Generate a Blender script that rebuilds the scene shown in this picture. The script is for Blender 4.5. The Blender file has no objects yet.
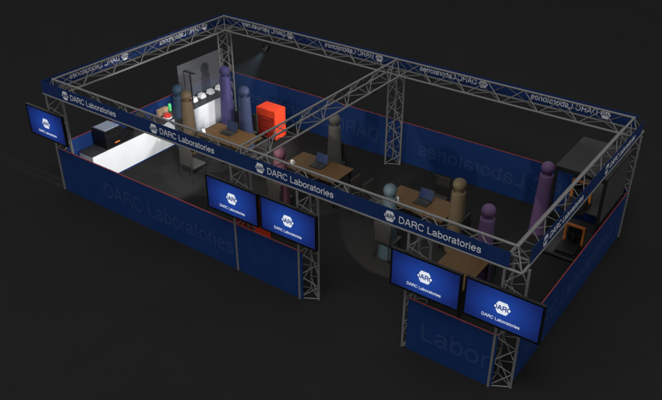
import bpy, bmesh, math, random
from mathutils import Vector, Matrix
random.seed(7)
PI = math.pi
SC = bpy.context.scene
COL = SC.collection

# ---------------------------------------------------------------- materials
def mat(name, col, rough=.5, metal=0.0, spec=.4, var=.12, scale=9.0, bump=0.0, bscale=60.0):
    m = bpy.data.materials.new(name); m.use_nodes = True
    nt = m.node_tree; b = nt.nodes['Principled BSDF']
    b.inputs['Roughness'].default_value = rough
    b.inputs['Metallic'].default_value = metal
    b.inputs['Specular IOR Level'].default_value = spec
    tc = nt.nodes.new('ShaderNodeTexCoord')
    nz = nt.nodes.new('ShaderNodeTexNoise'); nz.inputs['Scale'].default_value = scale
    nz.inputs['Detail'].default_value = 5
    nt.links.new(tc.outputs['Object'], nz.inputs['Vector'])
    mr = nt.nodes.new('ShaderNodeMapRange')
    mr.inputs['From Min'].default_value = .3; mr.inputs['From Max'].default_value = .7
    mr.inputs['To Min'].default_value = 1 - var; mr.inputs['To Max'].default_value = 1 + var
    nt.links.new(nz.outputs['Fac'], mr.inputs['Value'])
    mx = nt.nodes.new('ShaderNodeMix'); mx.data_type = 'RGBA'; mx.blend_type = 'MULTIPLY'
    mx.inputs['Factor'].default_value = 1.0
    mx.inputs[6].default_value = (*col, 1)
    nt.links.new(mr.outputs['Result'], mx.inputs[7])
    nt.links.new(mx.outputs[2], b.inputs['Base Color'])
    r2 = nt.nodes.new('ShaderNodeMapRange')
    r2.inputs['From Min'].default_value = .3; r2.inputs['From Max'].default_value = .7
    r2.inputs['To Min'].default_value = max(.02, rough - .07); r2.inputs['To Max'].default_value = min(1, rough + .07)
    nt.links.new(nz.outputs['Fac'], r2.inputs['Value'])
    nt.links.new(r2.outputs['Result'], b.inputs['Roughness'])
    if bump:
        n2 = nt.nodes.new('ShaderNodeTexNoise'); n2.inputs['Scale'].default_value = bscale
        nt.links.new(tc.outputs['Object'], n2.inputs['Vector'])
        bp = nt.nodes.new('ShaderNodeBump'); bp.inputs['Strength'].default_value = bump
        bp.inputs['Distance'].default_value = .01
        nt.links.new(n2.outputs['Fac'], bp.inputs['Height'])
        nt.links.new(bp.outputs['Normal'], b.inputs['Normal'])
    return m

def wood(name, c1, c2):
    m = mat(name, c1, .5, spec=.3)
    nt = m.node_tree; b = nt.nodes['Principled BSDF']
    tc = nt.nodes.new('ShaderNodeTexCoord')
    mp = nt.nodes.new('ShaderNodeMapping'); mp.inputs['Scale'].default_value = (1.2, 14, 3)
    nz = nt.nodes.new('ShaderNodeTexNoise'); nz.inputs['Scale'].default_value = 3; nz.inputs['Detail'].default_value = 6
    cr = nt.nodes.new('ShaderNodeValToRGB')
    cr.color_ramp.elements[0].position = .35; cr.color_ramp.elements[0].color = (*c1, 1)
    cr.color_ramp.elements[1].position = .68; cr.color_ramp.elements[1].color = (*c2, 1)
    nt.links.new(tc.outputs['Object'], mp.inputs['Vector']); nt.links.new(mp.outputs['Vector'], nz.inputs['Vector'])
    nt.links.new(nz.outputs['Fac'], cr.inputs['Fac']); nt.links.new(cr.outputs['Color'], b.inputs['Base Color'])
    return m

def emis(name, col, s=1.0):
    m = bpy.data.materials.new(name); m.use_nodes = True
    nt = m.node_tree; b = nt.nodes['Principled BSDF']
    b.inputs['Base Color'].default_value = (.01, .01, .012, 1)
    b.inputs['Roughness'].default_value = .3
    b.inputs['Emission Color'].default_value = (*col, 1)
    b.inputs['Emission Strength'].default_value = s
    return m

def screen_mat():
    m = emis('screen picture', (.01, .05, .35))
    nt = m.node_tree; b = nt.nodes['Principled BSDF']
    tc = nt.nodes.new('ShaderNodeTexCoord')
    mp = nt.nodes.new('ShaderNodeMapping'); mp.inputs['Scale'].default_value = (1.45, 1.0, 1.9)
    ln = nt.nodes.new('ShaderNodeVectorMath'); ln.operation = 'LENGTH'
    cr = nt.nodes.new('ShaderNodeValToRGB'); e = cr.color_ramp.elements
    e[0].position = .05; e[0].color = (.011, .060, .36, 1)
    e[1].position = 1.25; e[1].color = (.0035, .012, .10, 1)
    k = cr.color_ramp.elements.new(.6); k.color = (.0065, .030, .205, 1)
    nt.links.new(tc.outputs['Object'], mp.inputs['Vector']); nt.links.new(mp.outputs['Vector'], ln.inputs[0])
    nt.links.new(ln.outputs['Value'], cr.inputs['Fac']); nt.links.new(cr.outputs['Color'], b.inputs['Emission Color'])
    return m

def frosted():
    m = bpy.data.materials.new('frosted acrylic'); m.use_nodes = True
    nt = m.node_tree; out = nt.nodes['Material Output']; b = nt.nodes['Principled BSDF']
    b.inputs['Base Color'].default_value = (.22, .225, .245, 1); b.inputs['Roughness'].default_value = .45
    tr = nt.nodes.new('ShaderNodeBsdfTransparent'); tr.inputs['Color'].default_value = (.95, .97, 1, 1)
    mx = nt.nodes.new('ShaderNodeMixShader'); mx.inputs['Fac'].default_value = .30
    nt.links.new(tr.outputs[0], mx.inputs[1]); nt.links.new(b.outputs[0], mx.inputs[2])
    nt.links.new(mx.outputs[0], out.inputs['Surface'])
    return m

M = dict(
    ground=mat('dark hall floor', (.0212, .0212, .0212), .9, spec=0.0, var=.05, scale=.6, bump=.15, bscale=40),
    alu=mat('brushed aluminium truss', (.215, .212, .208), .5, metal=.15, spec=.3, var=.10, scale=14),
    blue=mat('blue wall vinyl', (.0085, .034, .142), .6, spec=.15, var=.07, scale=2.5),
    navy=mat('navy banner fabric', (.0075, .029, .125), .7, spec=.2, var=.06, scale=4, bump=.1, bscale=200),
    walltext=mat('faded wall lettering', (.024, .054, .168), .6, spec=.15, var=.05),
    red=mat('red edge strip', (.30, .030, .032), .5, var=.08),
    sidegrey=mat('grey side sheet', (.055, .055, .053), .6, var=.06, scale=4),
    white=mat('white print', (.86, .87, .88), .6, spec=.2, var=.03),
    logoink=mat('navy print', (.012, .035, .15), .6, var=.03),
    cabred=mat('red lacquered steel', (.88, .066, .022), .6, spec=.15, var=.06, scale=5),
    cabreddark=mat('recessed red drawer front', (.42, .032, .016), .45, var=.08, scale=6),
    counter=mat('white laminate', (.80, .81, .82), .4, var=.03, scale=3),
    ctop=mat('charcoal worktop', (.035, .035, .036), .5, var=.15, scale=12),
    plinth=mat('blue plinth', (.012, .04, .17), .5),
    black=mat('black plastic', (.014, .014, .015), .42, var=.15, scale=20),
    bezel=mat('black display frame', (.006, .006, .007), .35, var=.1),
    dgrey=mat('dark grey sheet steel', (.0145, .0145, .0143), .5, var=.07, scale=4),
    mgrey=mat('smoked lid glass', (.22, .26, .35), .25, var=.05, scale=4),
    chair=mat('grey chair fabric', (.029, .028, .026), .8, spec=.15, var=.12, scale=30, bump=.2, bscale=300),
    seat=mat('light grey seat fabric', (.048, .047, .043), .8, spec=.15, var=.12, scale=30, bump=.2, bscale=300),
    leg=mat('dark steel tube', (.04, .04, .04), .4, metal=.5),
    wood=wood('oak tabletop', (.085, .043, .013), (.115, .060, .019)),
    orange=mat('orange printed plastic', (.90, .26, .035), .45, var=.06),
    cardboard=mat('brown cardboard', (.46, .29, .18), .75, var=.08),
    green=mat('green plastic', (.10, .72, .22), .4, var=.05),
    redbtn=mat('red dome plastic', (.80, .04, .03), .3, var=.05),
    cup=mat('white porcelain', (.88, .88, .87), .3, var=.02),
    screen=screen_mat(),
    scrwhite=emis('white on screen', (.80, .86, .95), .9),
    scrink=emis('dark ink on screen', (.006, .03, .2), 1.0),
    lapscr=emis('laptop screen', (.006, .018, .058), .9),
    led=emis('orange lamp', (1.0, .25, .03), .9),
    lens=emis('lamp lens', (.8, .88, 1.0), 3.0),
    frost=frosted(),
)
def fig(name, c): return mat(name, c, .6, spec=.25, var=.05, scale=6)

# ---------------------------------------------------------------- mesh helper
class MB:
    def __init__(s): s.bm = bmesh.new()
    def box(s, x0, x1, y0, y1, z0, z1, bev=0.0):
        r = bmesh.ops.create_cube(s.bm, size=1.0, matrix=Matrix.Translation(((x0+x1)/2, (y0+y1)/2, (z0+z1)/2)) @
                                  Matrix.Diagonal((x1-x0, y1-y0, z1-z0, 1)))
        if bev:
            ed = {e for v in r['verts'] for e in v.link_edges}
            bmesh.ops.bevel(s.bm, geom=list(ed), offset=bev, segments=2, affect='EDGES', profile=.5)
        return s
    def tube(s, p, q, r, n=8):
        p, q = Vector(p), Vector(q); d = q - p
        M4 = Matrix.Translation((p+q)/2) @ d.to_track_quat('Z', 'Y').to_matrix().to_4x4()
        bmesh.ops.create_cone(s.bm, cap_ends=True, segments=n, radius1=r, radius2=r, depth=d.length, matrix=M4)
        return s
    def lathe(s, prof, n=32, c=(0, 0, 0)):
        rings = []
        for r, z in prof:
            if r < 1e-5: rings.append([s.bm.verts.new((c[0], c[1], c[2]+z))])
            else: rings.append([s.bm.verts.new((c[0]+r*math.cos(2*PI*k/n), c[1]+r*math.sin(2*PI*k/n), c[2]+z)) for k in range(n)])
        for a, b in zip(rings, rings[1:]):
            for k in range(n):
                k2 = (k+1) % n
                if len(a) == 1 and len(b) > 1: s.bm.faces.new((a[0], b[k2], b[k]))
                elif len(b) == 1 and len(a) > 1: s.bm.faces.new((a[k], a[k2], b[0]))
                else: s.bm.faces.new((a[k], a[k2], b[k2], b[k]))
        return s
    def prism(s, pts, d):          # pts: 3-D outline, d: extrusion vector
        d = Vector(d)
        a = [s.bm.verts.new(p) for p in pts]; b = [s.bm.verts.new(Vector(p)+d) for p in pts]
        s.bm.faces.new(a[::-1]); s.bm.faces.new(b)
        n = len(pts)
        for k in range(n): s.bm.faces.new((a[k], a[(k+1) % n], b[(k+1) % n], b[k]))
        return s
    def build(s, name, m, parent=None, smooth=False, loc=None):
        bmesh.ops.recalc_face_normals(s.bm, faces=s.bm.faces)
        me = bpy.data.meshes.new(name); s.bm.to_mesh(me); s.bm.free()
        me.materials.append(m)
        if smooth:
            for p in me.polygons: p.use_smooth = True
            if smooth != 'all':
                me.set_sharp_from_angle(angle=math.radians(38))
        o = bpy.data.objects.new(name, me); COL.objects.link(o)
        if parent: o.parent = parent
        if loc: o.location = loc
        return o

def tag(o, label, cat, group=None):
    o['label'] = label; o['category'] = cat; o['kind'] = 'thing'
    if group: o['group'] = group
    return o
def thing(name, label, cat, loc=(0, 0, 0), rz=0, group=None):
    o = bpy.data.objects.new(name, None); COL.objects.link(o)
    o.location = loc; o.rotation_euler = (0, 0, rz); o.empty_display_size = .1
    return tag(o, label, cat, group)
def dup(root, loc, rz=None, label=None):
    r = root.copy(); COL.objects.link(r); r.location = loc
    if rz is not None: r.rotation_euler = (0, 0, rz)
    if label: r['label'] = label
    for ch in list(root.children):
        c = ch.copy(); COL.objects.link(c); c.parent = r
        for g in list(ch.children):
            d = g.copy(); COL.objects.link(d); d.parent = c
    return r

# lettering: plain sans-serif letters drawn as ribbons of even weight; local x along 'right', y along 'up'
def arc(cx, cy, rx, ry, a0, a1, n=18):
    return [(cx+rx*math.cos(math.radians(a0+(a1-a0)*k/n)), cy+ry*math.sin(math.radians(a0+(a1-a0)*k/n))) for k in range(n+1)]
def spline(p, n=5):
    out = []
    for k in range(len(p)-1):
        a, b, c, d = p[max(k-1, 0)], p[k], p[k+1], p[min(k+2, len(p)-1)]
        for i in range(n):
            t = i/n
            out.append(tuple(.5*(2*b[q]+(c[q]-a[q])*t+(2*a[q]-5*b[q]+4*c[q]-d[q])*t*t+(3*b[q]-a[q]-3*c[q]+d[q])*t**3) for q in (0, 1)))
    return out+[p[-1]]
GLYPH = {
 'D': (.722, [[(.13, 0), (.13, .72)], [(.13, .68), (.34, .68)]+arc(.34, .36, .29, .32, 90, -90)+[(.13, .04)]]),
 'A': (.667, [[(.055, 0), (.312, .72)], [(.612, 0), (.355, .72)], [(.15, .25), (.517, .25)]]),
 'R': (.722, [[(.13, 0), (.13, .72)], [(.13, .68), (.42, .68)]+arc(.42, .52, .19, .16, 90, -90)+[(.13, .36)], spline([(.42, .355), (.54, .31), (.585, .2), (.60, .08), (.635, 0)])]),
 'C': (.722, [arc(.375, .36, .30, .338, 32, 328, 30)]),
 'L': (.556, [[(.12, 0), (.12, .72)], [(.12, .04), (.52, .04)]]),
 'a': (.556, [spline([(.085, .37), (.13, .455), (.26, .492), (.39, .455), (.43, .36), (.43, .2), (.435, .07), (.515, .03)]),
              spline([(.43, .315), (.36, .28), (.2, .255), (.09, .19), (.085, .105), (.16, .035), (.29, .04), (.39, .1), (.43, .19)])]),
 'b': (.556, [[(.105, 0), (.105, .72)], arc(.295, .262, .19, .23, 0, 360, 28)]),
 'o': (.556, [arc(.278, .262, .205, .23, 0, 360, 28)]),
 'r': (.333, [[(.115, 0), (.115, .525)], spline([(.115, .33), (.15, .43), (.22, .48), (.32, .482)])]),
 't': (.278, [spline([(.13, .67), (.13, .4), (.13, .14), (.155, .055), (.25, .035)]), [(.015, .488), (.25, .488)]]),
 'i': (.222, [[(.11, 0), (.11, .525)], [(.11, .625), (.11, .72)]]),
 'e': (.556, [[(.075, .275), (.48, .275)], arc(.278, .262, .205, .23, 3, 318, 26)]),
 's': (.5, [spline([(.42, .37), (.365, .462), (.25, .492), (.13, .462), (.085, .38), (.13, .31), (.25, .272), (.38, .228), (.425, .145), (.37, .06), (.25, .033), (.12, .062), (.065, .16)])]),
}
def text_obj(name, s, m, origin, right, up, width=None, size=None, depth=.004, parent=None, weight=.082):
    adv = 0; strokes = []
    for ch in s:
        if ch == ' ': adv += .278; continue
        w, st = GLYPH[ch]
        for q in st: strokes.append([(x+adv, y) for x, y in q])
        adv += w
    x0 = min(x for q in strokes for x, y in q)-weight/2; x1 = max(x for q in strokes for x, y in q)+weight/2
    sx = width/(x1-x0); sy = size if size else sx
    R, U = Vector(right).normalized(), Vector(up).normalized(); N = R.cross(U)
    bm = bmesh.new(); hw = weight/2
    for si, q in enumerate(strokes):
        n = len(q); closed = (Vector(q[0])-Vector(q[-1])).length < 1e-4
        left, rgt = [], []
        for k in range(n):
            a = Vector(q[k-1] if k else (q[-2] if closed else q[0])); b = Vector(q[k]); c = Vector(q[k+1] if k < n-1 else (q[1] if closed else q[-1]))
            d1 = (b-a); d2 = (c-b)
            if d1.length < 1e-6: d1 = d2
            if d2.length < 1e-6: d2 = d1
            n1 = Vector((-d1.y, d1.x)).normalized(); n2 = Vector((-d2.y, d2.x)).normalized()
            nn = (n1+n2).normalized(); f = min(1.6, 1/max(.3, nn.dot(n1)))
            left.append(b+nn*hw*f); rgt.append(b-nn*hw*f)
        dz = depth/2+.00012*(si % 5)
        def V(p, z): return bm.verts.new(Vector(origin)+R*((p.x-x0)*sx)+U*(p.y*sy)+N*z)
        lt = [V(p, dz) for p in left]; rt = [V(p, dz) for p in rgt]; lb = [V(p, -dz) for p in left]; rb = [V(p, -dz) for p in rgt]
        for k in range(n-1):
            bm.faces.new((lt[k], rt[k], rt[k+1], lt[k+1])); bm.faces.new((lb[k+1], rb[k+1], rb[k], lb[k]))
            bm.faces.new((rt[k], rb[k], rb[k+1], rt[k+1])); bm.faces.new((lt[k+1], lb[k+1], lb[k], lt[k]))
        bm.faces.new((lt[0], lb[0], rb[0], rt[0])); bm.faces.new((lt[-1], rt[-1], rb[-1], lb[-1]))
    me = bpy.data.meshes.new(name); bm.to_mesh(me); bm.free()
    me.materials.append(m)
    o = bpy.data.objects.new(name, me); COL.objects.link(o)
    if parent: o.parent = parent
    return o
def hexagon(name, m, c, right, up, w, h, depth, parent):
    R, U = Vector(right).normalized(), Vector(up).normalized(); N = R.cross(U)
    c = Vector(c) - N*depth/2
    pts = [c+R*(w/2*a)+U*(h/2*b) for a, b in ((-1, 0), (-.52, -1), (.52, -1), (1, 0), (.52, 1), (-.52, 1))]
    mb = MB(); mb.prism(pts, N*depth)
    return mb.build(name, m, parent)

# ---------------------------------------------------------------- dimensions
L, W, H = 11.6, 5.812, 2.9
S = .387; TH = .866*S; ZB = H - TH; CR = .024; LR = .0105
MX = L/2

# ---------------------------------------------------------------- ground
g = MB(); g.box(-70, 80, -60, 90, -.2, 0)
g = g.build('ground', M['ground']); g['kind'] = 'structure'

# ---------------------------------------------------------------- truss
def lacing(mb, a0, a1, b0, b1, n, flip=False):
    a0, a1, b0, b1 = map(Vector, (a0, a1, b0, b1))
    for k in range(n):
        p = (a0.lerp(a1, k/n)) if (k % 2 == 0) != flip else (b0.lerp(b1, k/n))
        q = (b0.lerp(b1, (k+1)/n)) if (k % 2 == 0) != flip else (a0.lerp(a1, (k+1)/n))
        mb.tube(p, q, LR, 6)

def beam(axis, a, b, fixed, label):
    def pt(t, off, z): return Vector((t, fixed+off, z)) if axis == 'x' else Vector((fixed+off, t, z))
    root = thing('truss_beam', label, 'truss', pt((a+b)/2, 0, ZB), 0, 'truss beams around the top of the booth')
    o = root.location
    ta, tb = a, b
    ba, bb = a+S/2, b-S/2
    def build(mb, nm): return mb.build(nm, M['alu'], root, smooth=True)
    for off, z, x0, x1 in ((0, H, ta, tb), (-S/2, ZB, ba, bb), (S/2, ZB, ba, bb)):
        build(MB().tube(pt(x0, off, z)-o, pt(x1, off, z)-o, CR, 12), 'chord')
    n = int(round((bb-ba)/.45)); n += n % 2
    lc = MB()
    T0, T1 = pt(ba, 0, H)-o, pt(bb, 0, H)-o
    A0, A1 = pt(ba, -S/2, ZB)-o, pt(bb, -S/2, ZB)-o
    B0, B1 = pt(ba, S/2, ZB)-o, pt(bb, S/2, ZB)-o
    lacing(lc, A0, A1, T0, T1, n); lacing(lc, T0, T1, B0, B1, n); lacing(lc, A0, A1, B0, B1, n)
    build(lc, 'lacing')
    return root
beam('x', 0, MX, 0, 'front truss beam over the long left wall panel')
beam('x', MX, L, 0, 'front truss beam over the open entrance and right screens')
beam('x', 0, MX, W, 'back truss beam carrying the black spotlight')
beam('x', MX, L, W, 'back truss beam right of the middle post')
beam('y', 0, W, 0, 'left end truss beam above the white counter')
beam('y', 0, W, L, 'right end truss beam over the shelf unit')
beam('y', 0, W, MX, 'middle truss beam crossing the booth from front to back')

def corner(x, y, label):
    root = thing('truss_corner', label, 'truss corner', (x, y, ZB), 0, 'corner pieces joining the truss beams')
    r = S/2
    mb = MB(); c = [(-r, -r, 0), (r, -r, 0), (r, r, 0), (-r, r, 0)]
    for k in range(4): mb.tube(c[k], c[(k+1) % 4], CR, 12)
    mb.build('frame', M['alu'], root, smooth=True)
    mb = MB()
    for k in range(4): mb.tube(c[k], (0, 0, TH), LR*1.2, 8)
    mb.tube(c[0], c[2], LR, 6)
    mb.build('brace', M['alu'], root, smooth=True)
    MB().lathe([(0, -.034), (.024, -.024), (.034, 0), (.024, .024), (0, .034)], 14, (0, 0, TH)).build('node', M['alu'], root, smooth='all')
for x, y, l in ((0, 0, 'truss corner at the near left above the single screen'), (0, W, 'truss corner at the far left of the booth'),
                (L, W, 'truss corner at the far right behind the shelf unit'), (L, 0, 'truss corner nearest the camera above the rightmost screen'),
                (MX, W, 'truss joint where the middle beam meets the back beam'), (MX, 0, 'truss joint where the middle beam meets the front banner')):
    corner(x, y, l)

PA = S*.577; PB = S*.289
OFF = [(-PB, -S/2), (PA, 0), (-PB, S/2)]
def post(label, first=None, loc=None):
    if first: return dup(first, loc, 0, label)
    root = thing('truss_post', label, 'truss post', loc, 0, 'upright truss posts')
    ch = [(Vector((x, y, 0)), Vector((x, y, ZB-.02))) for x, y in OFF]
    for p, q in ch: MB().tube(p, q, CR, 12).build('chord', M['alu'], root, smooth=True)
    mb = MB()
    for i, j, f in ((0, 1, False), (1, 2, False), (2, 0, False)):
        lacing(mb, ch[i][0]+Vector((0, 0, .03)), ch[i][1], ch[j][0]+Vector((0, 0, .03)), ch[j][1], 9, f)
    mb.build('lacing', M['alu'], root, smooth=True)
    mb = MB()
    for i, j in ((0, 1), (1, 2), (2, 0)):
        mb.tube(ch[i][0]+Vector((0, 0, .02)), ch[j][0]+Vector((0, 0, .02)), LR*1.1, 6)
    mb.build('foot_brace', M['alu'], root, smooth=True)
    return root
p0 = post('truss post at the near left corner holding the single screen', None, (0, 0, 0))
for x, y, l in ((0, W, 'truss post at the far left corner behind the tall indigo figure'),
                (MX, W, 'truss post standing free before the middle of the back wall'),
                (L, W, 'truss post at the far right corner beside the shelf unit'),
                (MX, 0, 'truss post behind the left screen of the middle pair'),
                (7.456, 0, 'truss post at the open end of the long front wall panel'),
                (9.865, 0, 'truss post at the left end of the short front wall panel'),
                (11.62, 0, 'truss post at the corner nearest the camera')):
    post(l, p0, (x, y, 0))

# ---------------------------------------------------------------- wall panels
PH = 1.16
X, Y, Z = Vector((1, 0, 0)), Vector((0, 1, 0)), Vector((0, 0, 1))
def panel(label, x0, x1, y0, y1, origin, right, text='DARC Laboratories', width=4.6, size=.54):
    cx, cy = (x0+x1)/2, (y0+y1)/2
    root = thing('wall_panel', label, 'wall panel', (cx, cy, 0), 0, 'blue wall panels round the booth')
    MB().box(x0-cx, x1-cx, y0-cy, y1-cy, .0, PH).build('board', M['blue'], root)
    e = .002
    MB().box(x0-cx-e, x1-cx+e, y0-cy-e, y1-cy+e, PH, PH+.009).build('trim', M['red'], root)
    th = min(x1-x0, y1-y0)
    text_obj('lettering', text, M['walltext'], (origin[0]-cx, origin[1]-cy, .36), right, Z, width=width, size=size, depth=th+.006, parent=root, weight=.098)
PT = .014
panel('long low blue front wall panel left of the entrance', -.07, 7.42, -.190, -.168, (1.52, -.179, 0), X, width=4.08, size=.53)
panel('short low blue front wall panel under the right pair of screens', 9.825, 11.56, -.190, -.168, (10.13, -.179, 0), X, 'Labor', 1.36, .55)
panel('left half of the low blue back wall with the red cabinet before it', -.18, 5.795, 5.99, 5.99+PT, (5.2, 5.997, 0), -X)
panel('right half of the low blue back wall behind the violet figure', 5.805, 11.78, 5.99, 5.99+PT, (11.05, 5.997, 0), -X)
panel('low blue end wall behind the white counter', -.205, -.205+PT, .12, 5.985, (-.198, 5.3, 0), -Y)
panel('low blue end wall at the right next to the shelf unit', 11.80, 11.80+PT, .06, 5.985, (11.807, .55, 0), Y)

# ---------------------------------------------------------------- banners
def banner(label, x0, x1, y0, y1, right, texts):
    cx, cy = (x0+x1)/2, (y0+y1)/2
    root = thing('banner', label, 'banner', (cx, cy, ZB), 0, 'navy banners on the truss')
    z0, z1 = ZB+.004, H-.012
    MB().box(x0-cx, x1-cx, y0-cy, y1-cy, z0-ZB, z1-ZB).build('cloth', M['navy'], root)
    th = min(x1-x0, y1-y0)
    R = Vector(right); U = Z
    for t in texts:
        base = Vector((t[0]-cx, t[1]-cy, 0))
        zc = (z0+z1)/2-ZB
        hexagon('emblem', M['white'], base+R*.115+U*zc, R, U, .225, .205, th+.006, root)
        text_obj('emblem_lettering', 'DARC', M['logoink'], base+R*-.0125+U*(zc-.041), R, U, width=.255, size=.115, depth=th+.010, parent=root, weight=.15)
        text_obj('lettering', 'DARC Laboratories', M['white'], base+R*.30+U*(zc-.063), R, U, width=1.53, size=.185, depth=th+.006, parent=root)
BT = .006
yb = -S/2-.004
banner('navy banner with white lettering along the front truss', -.20, 11.575, yb-BT, yb, X,
       [(.55+2.9*k, yb-BT/2) for k in range(4)])
yb2 = W+S/2+.004
banner('navy banner along the back truss, its lettering seen from behind', -.19, 11.63, yb2, yb2+BT, -X,
       [(2.36+2.905*k, yb2+BT/2) for k in range(4)])
xb = -S/2-.004
banner('navy banner along the left end truss, lettering seen from behind', xb-BT, xb, -.17, 6.0, -Y,
       [(xb-BT/2, 2.42), (xb-BT/2, 5.33)])
xb2 = L+S/2+.004
banner('navy banner on the right end truss facing outward', xb2, xb2+BT, .08, 5.83, Y,
       [(xb2+BT/2, .55), (xb2+BT/2, 3.5)])

# ---------------------------------------------------------------- display screens
def tv(loc, label):
    w, h = 1.36, .775
    root = thing('display_screen', label, 'display', loc, 0, 'display screens on the front truss posts')
    b = MB(); b.box(-w/2, w/2, 0, .05, -h/2, h/2, .006); b.build('housing', M['bezel'], root)
    fr = MB(); t = .036
    fr.box(-w/2, w/2, -.012, -.0005, h/2-t, h/2); fr.box(-w/2, w/2, -.012, -.0005, -h/2, -h/2+t)
    fr.box(-w/2, -w/2+t, -.012, -.0005, -h/2+t, h/2-t); fr.box(w/2-t, w/2, -.012, -.0005, -h/2+t, h/2-t)
    fr.build('bezel', M['bezel'], root)
    sc = MB().box(-w/2+t, w/2-t, -.005, -.001, -h/2+t, h/2-t).build('screen', M['screen'], root)
    hexagon('emblem', M['scrwhite'], (0, -.006, .035), X, Z, .285, .235, .002, sc)
    text_obj('emblem_lettering', 'DARC', M['scrink'], (-.165, -.0078, -.014), X, Z, width=.33, size=.135, depth=.002, parent=sc, weight=.15)
    text_obj('lettering', 'DARC Laboratories', M['scrwhite'], (-.335, -.006, -.245), X, Z, width=.66, size=.082, depth=.002, parent=sc)
    br = MB(); br.box(-.11, .11, .05, .075, -.12, .12); br.box(-.05, .05, .075, .15, -.07, .07); br.box(-.17, .17, .125, .15, -.05, .05)
    br.build('wall_bracket', M['black'], root)
    return root
t0 = tv((-.035, -.385, 1.872), 'blue display screen on the near left corner post, alone')
for x, z, l in ((5.84, 1.878, 'left display screen of the middle pair'), (7.255, 1.89, 'right display screen of the middle pair'),
                (10.215, 1.88, 'left display screen of the right pair'), (11.635, 1.895, 'rightmost display screen on the near corner post')):
    dup(t0, (x, -.385, z), 0, l)

# ---------------------------------------------------------------- counter and what stands on it
ct = thing('bar_counter', 'long white counter with charcoal top along the left end wall', 'counter', (.11, 2.9, 0))
CX0, CX1, CY0, CY1, CZ = -.155, .362, .43, 5.55, .79
def rel(o, x, y, z=0): return (x-o.location.x, y-o.location.y, z-o.location.z)
def rbox(mb, o, x0, x1, y0, y1, z0, z1, bev=0):
    a = rel(o, x0, y0, z0); b = rel(o, x1, y1, z1); return mb.box(a[0], b[0], a[1], b[1], a[2], b[2], bev)
rbox(MB(), ct, CX0, CX1, CY0, CY1, .028, CZ-.022).build('body', M['counter'], ct)
rbox(MB(), ct, CX0, CX1+.004, CY0-.004, CY1, CZ-.022, CZ, .003).build('worktop', M['ctop'], ct)
rbox(MB(), ct, CX0, CX1+.012, CY0-.006, CY1, 0, .028).build('plinth', M['plinth'], ct)

ma = thing('laser_cutter', 'black desktop laser cutter with grey lid on the white counter', 'machine', (.11, 1.17, CZ))
mb = MB(); prof = [(-.27, .004), (-.27, .48), (.25, .48), (.62, .10), (.62, .004)]
mb.prism([(-.255, y, z) for y, z in prof], (.50, 0, 0)); mb.build('body', M['bezel'], ma)
MB().box(-.225, .215, -.235, .225, .481, .497, .004).build('lid', M['mgrey'], ma)
MB().box(.246, .252, .0, .15, .075, .105).build('lamp', M['led'], ma)
MB().box(.246, .254, -.23, .22, .30, .305).build('seam', M['dgrey'], ma)

bxg = thing('equipment_box', 'dark grey equipment box beside the laser cutter', 'box', (.0, 2.2, CZ))
MB().box(-.13, .16, -.22, .22, .002, .36, .012).build('body', M['dgrey'], bxg)
MB().box(.158, .166, -.10, .10, .2, .225).build('handle', M['black'], bxg)

cb = thing('cardboard_box', 'flat brown cardboard box standing on the counter', 'box', (-.07, 3.20, CZ))
MB().box(-.05, .05, -.17, .17, .002, .185, .004).build('carton', M['cardboard'], cb)
MB().box(.0505, .053, -.03, .03, .03, .16).build('tape', M['cardboard'], cb)

gb = thing('green_bottle', 'small bright green bottle on the counter behind the red dome', 'bottle', (-.085, 3.49, CZ))
MB().lathe([(0, .002), (.045, .002), (.05, .02), (.05, .18), (.03, .215), (.022, .225), (0, .225)], 20).build('body', M['green'], gb, smooth=True)
MB().lathe([(.024, .226), (.024, .255), (0, .255)], 16).build('cap', M['black'], gb, smooth=True)

rd = thing('push_button', 'big red dome push button on a white base on the counter', 'button', (.21, 3.12, CZ))
MB().lathe([(0, .002), (.125, .002), (.125, .035), (.11, .045), (0, .045)], 28).build('base', M['cup'], rd, smooth=True)
MB().lathe([(.105, .046), (.112, .07), (.10, .105), (.065, .135), (0, .148)], 28).build('dome', M['redbtn'], rd, smooth=True)

wb0 = thing('storage_tub', 'white faceted tub on the counter, nearest the black T-shaped stand', 'tub', (.04, 4.30, CZ), .1, 'white tubs in a row on the counter')
def ngon(r, z, n=8, ph=PI/8): return [(r*math.cos(2*PI*k/n+ph), r*math.sin(2*PI*k/n+ph), z) for k in range(n)]
MB().box(-.105, .105, -.105, .105, .002, .105, .042).build('tub', M['cup'], wb0)
MB().box(-.085, .085, -.085, .085, .106, .15, .02).build('lid', M['cup'], wb0)
for y, l in ((4.64, 'white faceted tub second nearest the black T-shaped stand'), (5.0, 'white faceted tub third from the black T-shaped stand'),
             (5.36, 'white faceted tub beside the tall indigo figure, farthest of the row')):
    dup(wb0, (.03, y, CZ), random.uniform(-.15, .25), l)

st = thing('tee_stand', 'black T-shaped stand rising from the counter among white tubs', 'stand', (.10, 4.2, CZ))
MB().lathe([(0, .002), (.09, .002), (.085, .02), (.02, .03), (0, .03)], 24).build('base', M['black'], st, smooth=True)
MB().tube((0, 0, .03), (0, 0, .93), .022, 12).build('pole', M['black'], st, smooth=True)
MB().box(-.22, .20, -.03, .03, .931, .965, .006).build('crossbar', M['black'], st)

gp = thing('acrylic_sheet', 'upright translucent grey acrylic sheet at the end of the counter', 'sheet', (-.125, 4.8, CZ))
MB().box(-.006, .006, -.84, .98, .03, 1.15).build('pane', M['frost'], gp)
mb = MB()
for y in (-.6, .6): mb.box(-.028, .028, y-.05, y+.05, .002, .028)
mb.build('foot', M['dgrey'], gp)

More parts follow.
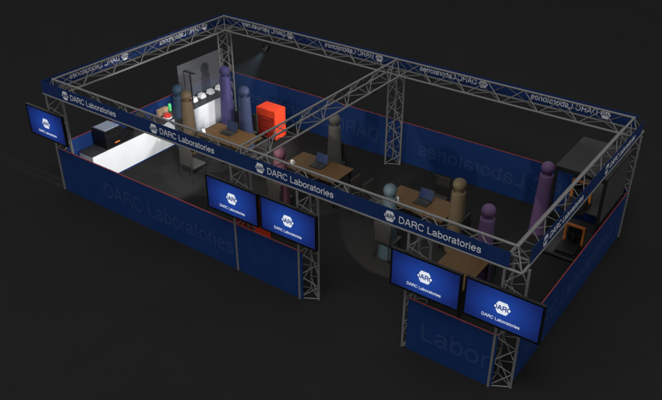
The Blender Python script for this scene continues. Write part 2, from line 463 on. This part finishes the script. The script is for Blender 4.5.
# ---------------------------------------------------------------- red cabinets
def cabinet(x0, x1, y0, y1, h, label, nd):
    o = thing('drawer_cabinet', label, 'cabinet', ((x0+x1)/2, (y0+y1)/2, 0), 0, 'red steel drawer cabinets')
    w, d = x1-x0, y1-y0
    MB().box(-w/2, w/2, -d/2, d/2, .05, h, .008).build('body', M['cabred'], o)
    MB().box(-w/2+.03, w/2-.03, -d/2+.03, d/2-.03, 0, .05).build('base', M['black'], o)
    zt = h-.20; dh = (zt-.09)/nd
    for k in range(nd):
        z1 = zt-k*dh
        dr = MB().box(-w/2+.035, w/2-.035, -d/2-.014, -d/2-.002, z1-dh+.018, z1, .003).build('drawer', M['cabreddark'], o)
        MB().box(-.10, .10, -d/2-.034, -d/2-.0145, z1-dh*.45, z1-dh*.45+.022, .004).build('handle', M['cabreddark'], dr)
    MB().box(-w/2+.05, w/2-.05, -d/2+.04, d/2-.04, h+.001, h+.006).build('top_mat', M['cabred'], o)
cabinet(1.86, 2.53, 4.9, 5.36, .92, 'red drawer cabinet standing before the back wall', 3)
cabinet(4.95, 5.53, .52, 1.08, .98, 'red drawer cabinet behind the middle pair of screens', 4)

# ---------------------------------------------------------------- tables, laptops, cups
def table(loc, w, d, label, rz=0):
    o = thing('work_table', label, 'table', loc, rz, 'oak topped work tables')
    MB().box(-w/2, w/2, -d/2, d/2, .722, .75, .004).build('tabletop', M['wood'], o)
    for sx in (-1, 1):
        for sy in (-1, 1):
            MB().box(sx*(w/2-.07)-.025, sx*(w/2-.07)+.025, sy*(d/2-.07)-.025, sy*(d/2-.07)+.025, 0, .7215).build('leg', M['leg'], o)
    fr = MB(); 
    for sy in (-1, 1): fr.box(-w/2+.096, w/2-.096, sy*(d/2-.07)-.012, sy*(d/2-.07)+.012, .65, .7)
    fr.build('frame', M['leg'], o)
    return o
tb = table((2.24, 3.37, 0), 1.55, .84, 'oak table at the left near the white counter')
dup(tb, (5.15, 3.37, 0), 0, 'oak table in the middle between the pink and grey figures')
dup(tb, (8.03, 3.37, 0), 0, 'oak table at the right between the teal and tan figures')
table((9.87, 1.72, 0), 1.30, .84, 'oak table behind the right pair of screens', PI/2)

def laptop(loc, rz, label):
    o = thing('laptop', label, 'laptop', loc, rz, 'black laptops on the tables')
    MB().box(-.18, .18, -.14, .12, .002, .022, .004).build('base', M['black'], o)
    MB().box(-.155, .155, -.02, .095, .0222, .0245).build('keyboard', M['ctop'], o)
    a = math.radians(22)
    ld = bpy.data.objects.new('lid', None)
    mb = MB(); mb.box(-.18, .18, -.006, .006, 0, .245, .003)
    lid = mb.build('lid', M['black'], o, loc=(0, .125, .024)); lid.rotation_euler = (-a, 0, 0)
    bpy.data.objects.remove(ld)
    MB().box(-.168, .168, -.0085, -.0065, .012, .233).build('screen', M['lapscr'], lid)
    return o
lp = laptop((2.13, 3.46, .75), 0, 'open laptop on the table by the white counter')
dup(lp, (5.13, 3.40, .75), 0, 'open laptop on the middle table')
dup(lp, (8.06, 3.40, .75), 0, 'open laptop on the table between teal and tan figures')

def cup(loc, label):
    o = thing('mug', label, 'mug', loc, 0, 'white mugs on the tables')
    MB().lathe([(0, .002), (.034, .002), (.038, .01), (.042, .105), (.036, .105), (.033, .02), (0, .018)], 24).build('body', M['cup'], o, smooth=True)
    mb = MB(); pts = [(.041+.028*math.sin(t), 0, .055-.03*math.cos(t)) for t in [PI*k/6 for k in range(7)]]
    for a, b in zip(pts, pts[1:]): mb.tube(a, b, .006, 6)
    mb.build('handle', M['cup'], o, smooth=True)
    return o
c0 = cup((1.60, 3.08, .75), 'white mug at the corner of the table by the white counter')
dup(c0, (4.56, 3.10, .75), .5, 'white mug at the corner of the middle table')
dup(c0, (7.57, 3.10, .75), -.4, 'white mug beside the teal figure')

# ---------------------------------------------------------------- chairs
def chair(loc, rz, label):      # faces local +y
    o = thing('chair', label, 'chair', loc, rz, 'grey chairs round the tables')
    MB().box(-.215, .215, -.20, .22, .42, .465, .012).build('seat', M['seat'], o)
    MB().box(-.215, .215, -.245, -.205, .47, .95, .012).build('backrest', M['chair'], o)
    for sx in (-1, 1):
        MB().tube((sx*.19, .19, 0), (sx*.19, .18, .42), .013, 8).build('leg', M['leg'], o, smooth=True)
        MB().tube((sx*.19, -.255, 0), (sx*.19, -.255, .80), .013, 8).build('leg', M['leg'], o, smooth=True)
    MB().box(-.19, .19, -.2, .19, .40, .418).build('seat_frame', M['leg'], o)
    return o
ch = chair((2.16, 2.09, 0), 0, 'empty grey chair in front of the table by the white counter')
for x, y, rz, l in ((5.0, 2.1, 0, 'grey chair under the pink figure'), (7.97, 2.1, 0, 'grey chair under the teal figure'),
                    (8.0, 4.17, PI, 'empty grey chair pushed in behind the right table'),
                    (6.14, 3.2, PI/2, 'empty grey chair at the right end of the middle table'),
                    (6.95, 3.2, -PI/2, 'empty grey chair at the left end of the table near the teal figure'),
                    (9.03, 3.16, PI/2, 'grey chair under the tan figure'),
                    (5.04, 4.2, PI, 'grey chair under the grey figure'),
                    (2.07, 4.22, PI, 'grey chair under the slate blue figure'),
                    (1.02, 3.13, -PI/2, 'grey chair under the brown figure'),
                    (3.3, 3.2, PI/2, 'empty grey chair at the right end of the table by the counter'),
                    (10.0, 2.56, PI, 'grey chair under the purple figure')):
    dup(ch, (x, y, 0), rz, l)

# ---------------------------------------------------------------- pawn-shaped figures
def pawn(loc, col, label, first=None, h=1.81):
    k = h/1.81
    prof = [(0, .0), (.205, 0), (.212, .012), (.208, .04), (.19, .45), (.170, .9), (.155, 1.35), (.151, 1.47), (.147, 1.497),
            (.135, 1.512), (.120, 1.507), (.104, 1.478), (.088, 1.478), (.088, 1.54)]
    R = .146; cz = 1.81-R
    a0 = math.asin(.088/R)
    for i in range(1, 15):
        a = a0+(PI-a0)*i/14
        prof.append((max(0, R*math.sin(a)) if i < 14 else 0, cz-R*math.cos(a)))
    prof = [(r, z*k) for r, z in prof]
    o = MB().lathe(prof, 40).build('pawn_figure', fig(label.split()[0]+' figure paint', col), None, smooth='all', loc=loc)
    return tag(o, label, 'figure', 'pawn shaped figures')
pawn((.60, 3.24, 0), (.024, .046, .078), 'dusky blue pawn figure by the counter behind the brown one')
pawn((1.02, 3.13, 0), (.085, .057, .033), 'brown pawn figure at the left end of the first table')
pawn((.67, 4.98, 0), (.060, .052, .16), 'indigo pawn figure before the far left truss post')
pawn((2.07, 4.22, 0), (.036, .049, .112), 'slate blue pawn figure next to the red cabinet')
pawn((5.04, 4.21, 0), (.10, .098, .088), 'grey pawn figure behind the middle table')
pawn((5.06, 2.06, 0), (.115, .045, .066), 'pink pawn figure on the chair before the middle table')
pawn((7.975, 2.105, 0), (.048, .076, .094), 'teal pawn figure on a chair above the entrance')
pawn((9.035, 3.16, 0), (.110, .083, .049), 'tan pawn figure at the right end of the third table')
pawn((9.99, 2.565, 0), (.115, .066, .15), 'purple pawn figure between the tan and violet figures')
pawn((10.255, 4.94, 0), (.13, .072, .17), 'violet pawn figure beside the shelf unit')

# ---------------------------------------------------------------- shelf unit and printers
su = thing('shelf_unit', 'tall open dark grey shelf unit holding two orange printers', 'shelf unit', (11.15, 4.97, 0))
ux0, ux1, uy0, uy1, uz = -.50, .58, -.80, .82, 2.2
MB().box(ux0, ux1, uy0, uy1, uz-.05, uz, .004).build('roof', M['dgrey'], su)
MB().box(ux0, ux1, uy0, uy1, .06, .12, .004).build('floor_board', M['sidegrey'], su)
MB().box(ux1-.03, ux1-.002, uy0+.06, uy1-.004, .121, uz-.051).build('side_panel', M['sidegrey'], su)
MB().box(-.24, ux1-.032, uy0+.08, uy1-.1, 1.27, 1.305, .003).build('shelf', M['sidegrey'], su)
for x, y in ((ux0+.03, uy0+.03), (ux0+.03, uy1-.03), (ux1-.03, uy0+.03)):
    MB().box(x-.03, x+.03, y-.03, y+.03, 0, uz-.051).build('upright', M['black'], su)
MB().box(ux0+.061, ux1-.061, uy0+.005, uy0+.045, uz-.11, uz-.051).build('front_rail', M['black'], su)

def printer(loc, label):
    o = thing('desktop_printer', label, 'printer', loc, 0, 'orange desktop printers in the shelf unit')
    MB().box(-.24, .24, -.40, .16, .002, .07, .012).build('base', M['black'], o)
    MB().box(-.20, .20, -.42, .08, .10, .125, .006).build('bed', M['black'], o)
    MB().tube((-.1, -.12, .07), (-.1, -.12, .10), .03, 10).build('bed_support', M['black'], o)
    MB().tube((.1, -.12, .07), (.1, -.12, .10), .03, 10).build('bed_support', M['black'], o)
    g = MB(); t = .045
    g.box(-.22, -.22+t, .05, .11, .07, .50, .004); g.box(.22-t, .22, .05, .11, .07, .50, .004); g.box(-.22, .22, .045, .115, .501, .54, .004)
    g.build('gantry', M['orange'], o)
    MB().box(-.174, .174, .055, .105, .27, .33, .004).build('crossbar', M['black'], o)
    MB().box(-.05, .05, .0, .054, .20, .37, .006).build('print_head', M['black'], o)
    MB().box(-.16, .16, .116, .15, .10, .46, .006).build('spool_holder', M['black'], o)
    return o
pr = printer((11.16, 4.58, .12), 'orange framed desktop printer on the bottom board of the shelf unit')
dup(pr, (11.18, 4.42, 1.305), 0, 'orange framed desktop printer on the upper shelf')

# ---------------------------------------------------------------- spotlights on the truss
LCOL = {}
def spotlight(loc, aim, label, power, color, ang, blend=.05, soft=.05):
    o = thing('spotlight', label, 'spotlight', loc, 0, 'black spotlights on the truss')
    d = (Vector(aim)-Vector(loc)).normalized()
    q = d.to_track_quat('-Z', 'Y').to_matrix().to_4x4()
    mb = MB(); mb.lathe([(0, .16), (.05, .155), (.07, .12), (.075, .0), (.082, -.005), (.082, -.06), (.070, -.06), (.066, -.01), (0, -.01)], 24)
    bmesh.ops.transform(mb.bm, matrix=q, verts=mb.bm.verts)
    mb.build('can', M['black'], o, smooth=True)
    ln = MB(); ln.lathe([(0, -.013), (.062, -.013), (.062, -.017), (0, -.017)], 24)
    bmesh.ops.transform(ln.bm, matrix=q, verts=ln.bm.verts)
    ln.build('lens', M['lens'], o)
    yk = MB()
    for s in (-1, 1): yk.box(s*.10-.006, s*.10+.006, -.018, .018, -.01, .16)
    yk.box(-.106, .106, -.018, .018, .16, .172)
    yk.box(-.02, .02, -.02, .02, .172, .21)
    yk.build('yoke', M['black'], o)
    ld = bpy.data.lights.new('spot lamp', 'SPOT'); ld.energy = power; ld.color = color
    ld.spot_size = math.radians(ang); ld.spot_blend = blend; ld.shadow_soft_size = soft
    lo = bpy.data.objects.new('lamp', ld); COL.objects.link(lo); lo.parent = o
    lo.matrix_local = Matrix.Translation(d*.09) @ q
ZS = ZB-.24
spotlight((1.70, 5.62, ZS), (.75, 3.5, .3), 'black spotlight hanging under the back truss beam', 130, (.80, .90, 1.0), 46)
spotlight((2.3, .19, ZS), (2.25, 3.5, .2), 'black spotlight behind the left part of the front banner', 100, (1, .93, .82), 62)
spotlight((5.2, .19, ZS), (4.1, 3.9, .3), 'black spotlight behind the middle of the front banner', 165, (1, .93, .82), 62)
spotlight((8.3, .19, ZS), (8.1, 3.4, .2), 'black spotlight behind the right part of the front banner', 170, (1, .93, .82), 60)
spotlight((4.3, .19, ZS), (.36, 1.9, .5), 'added black fill spotlight behind the front banner turned towards the white counter', 600, (.97, .98, 1), 56, soft=.15)  # unseen lamp added to brighten the counter's long face
spotlight((5.62, 4.9, ZS), (.36, 3.6, .5), 'added black fill spotlight on the middle truss beam turned towards the counter', 620, (1, .98, .94), 56, soft=.2)  # second added fill lamp, lights the far part of the counter

# visible beam of the back spotlight, drawn as a faint cone of scattering volume
def light_beam_cone(p, q, r0, r1):
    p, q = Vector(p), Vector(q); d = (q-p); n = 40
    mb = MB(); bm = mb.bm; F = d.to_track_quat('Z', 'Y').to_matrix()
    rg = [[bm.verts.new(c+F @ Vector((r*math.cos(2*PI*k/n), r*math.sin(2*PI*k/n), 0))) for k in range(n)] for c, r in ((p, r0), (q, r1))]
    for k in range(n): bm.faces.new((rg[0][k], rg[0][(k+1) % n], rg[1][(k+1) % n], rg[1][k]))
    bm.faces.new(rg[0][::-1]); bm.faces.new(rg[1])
    m = bpy.data.materials.new('light beam volume'); m.use_nodes = True; nt = m.node_tree
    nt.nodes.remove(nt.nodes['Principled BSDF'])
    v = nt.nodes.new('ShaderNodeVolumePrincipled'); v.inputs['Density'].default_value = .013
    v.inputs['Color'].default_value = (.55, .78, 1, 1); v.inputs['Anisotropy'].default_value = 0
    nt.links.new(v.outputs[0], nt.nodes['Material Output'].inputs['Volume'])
    o = mb.build('beam_cone', m); o['kind'] = 'stuff'
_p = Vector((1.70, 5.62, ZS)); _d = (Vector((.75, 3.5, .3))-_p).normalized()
light_beam_cone(_p+_d*.13, _p+_d*2.5, .07, 2.5*math.tan(math.radians(22)))

# ---------------------------------------------------------------- general fill light
def area(name, loc, aim, size, power, color):
    ld = bpy.data.lights.new(name, 'AREA'); ld.shape = 'DISK'; ld.size = size; ld.energy = power; ld.color = color
    o = bpy.data.objects.new(name, ld); COL.objects.link(o); o.location = loc
    o.rotation_euler = (Vector(aim)-Vector(loc)).to_track_quat('-Z', 'Y').to_euler()
area('fill lamp', (13, -20, 44), (6, 3, 0), 16, 5500, (1, .98, .95))  # unseen overhead area lamp, added as soft general fill

w = bpy.data.worlds.new('World'); SC.world = w; w.use_nodes = True
bg = w.node_tree.nodes['Background']; bg.inputs['Color'].default_value = (.97, .98, 1, 1); bg.inputs['Strength'].default_value = .42

# ---------------------------------------------------------------- camera
cd = bpy.data.cameras.new('camera'); cam = bpy.data.objects.new('camera', cd); COL.objects.link(cam)
cam.location = (15.0242, -9.727, 9.7442); cam.rotation_euler = (1.0256, 0, .6267)
cd.sensor_width = 36; cd.sensor_fit = 'HORIZONTAL'; cd.lens = 36*766.7648/662; cd.clip_start = .1; cd.clip_end = 500
SC.camera = cam
SC.view_settings.view_transform = 'Standard'; SC.view_settings.look = 'None'
SC.view_settings.exposure = 0; SC.view_settings.gamma = 1
SC.cycles.use_denoising = True
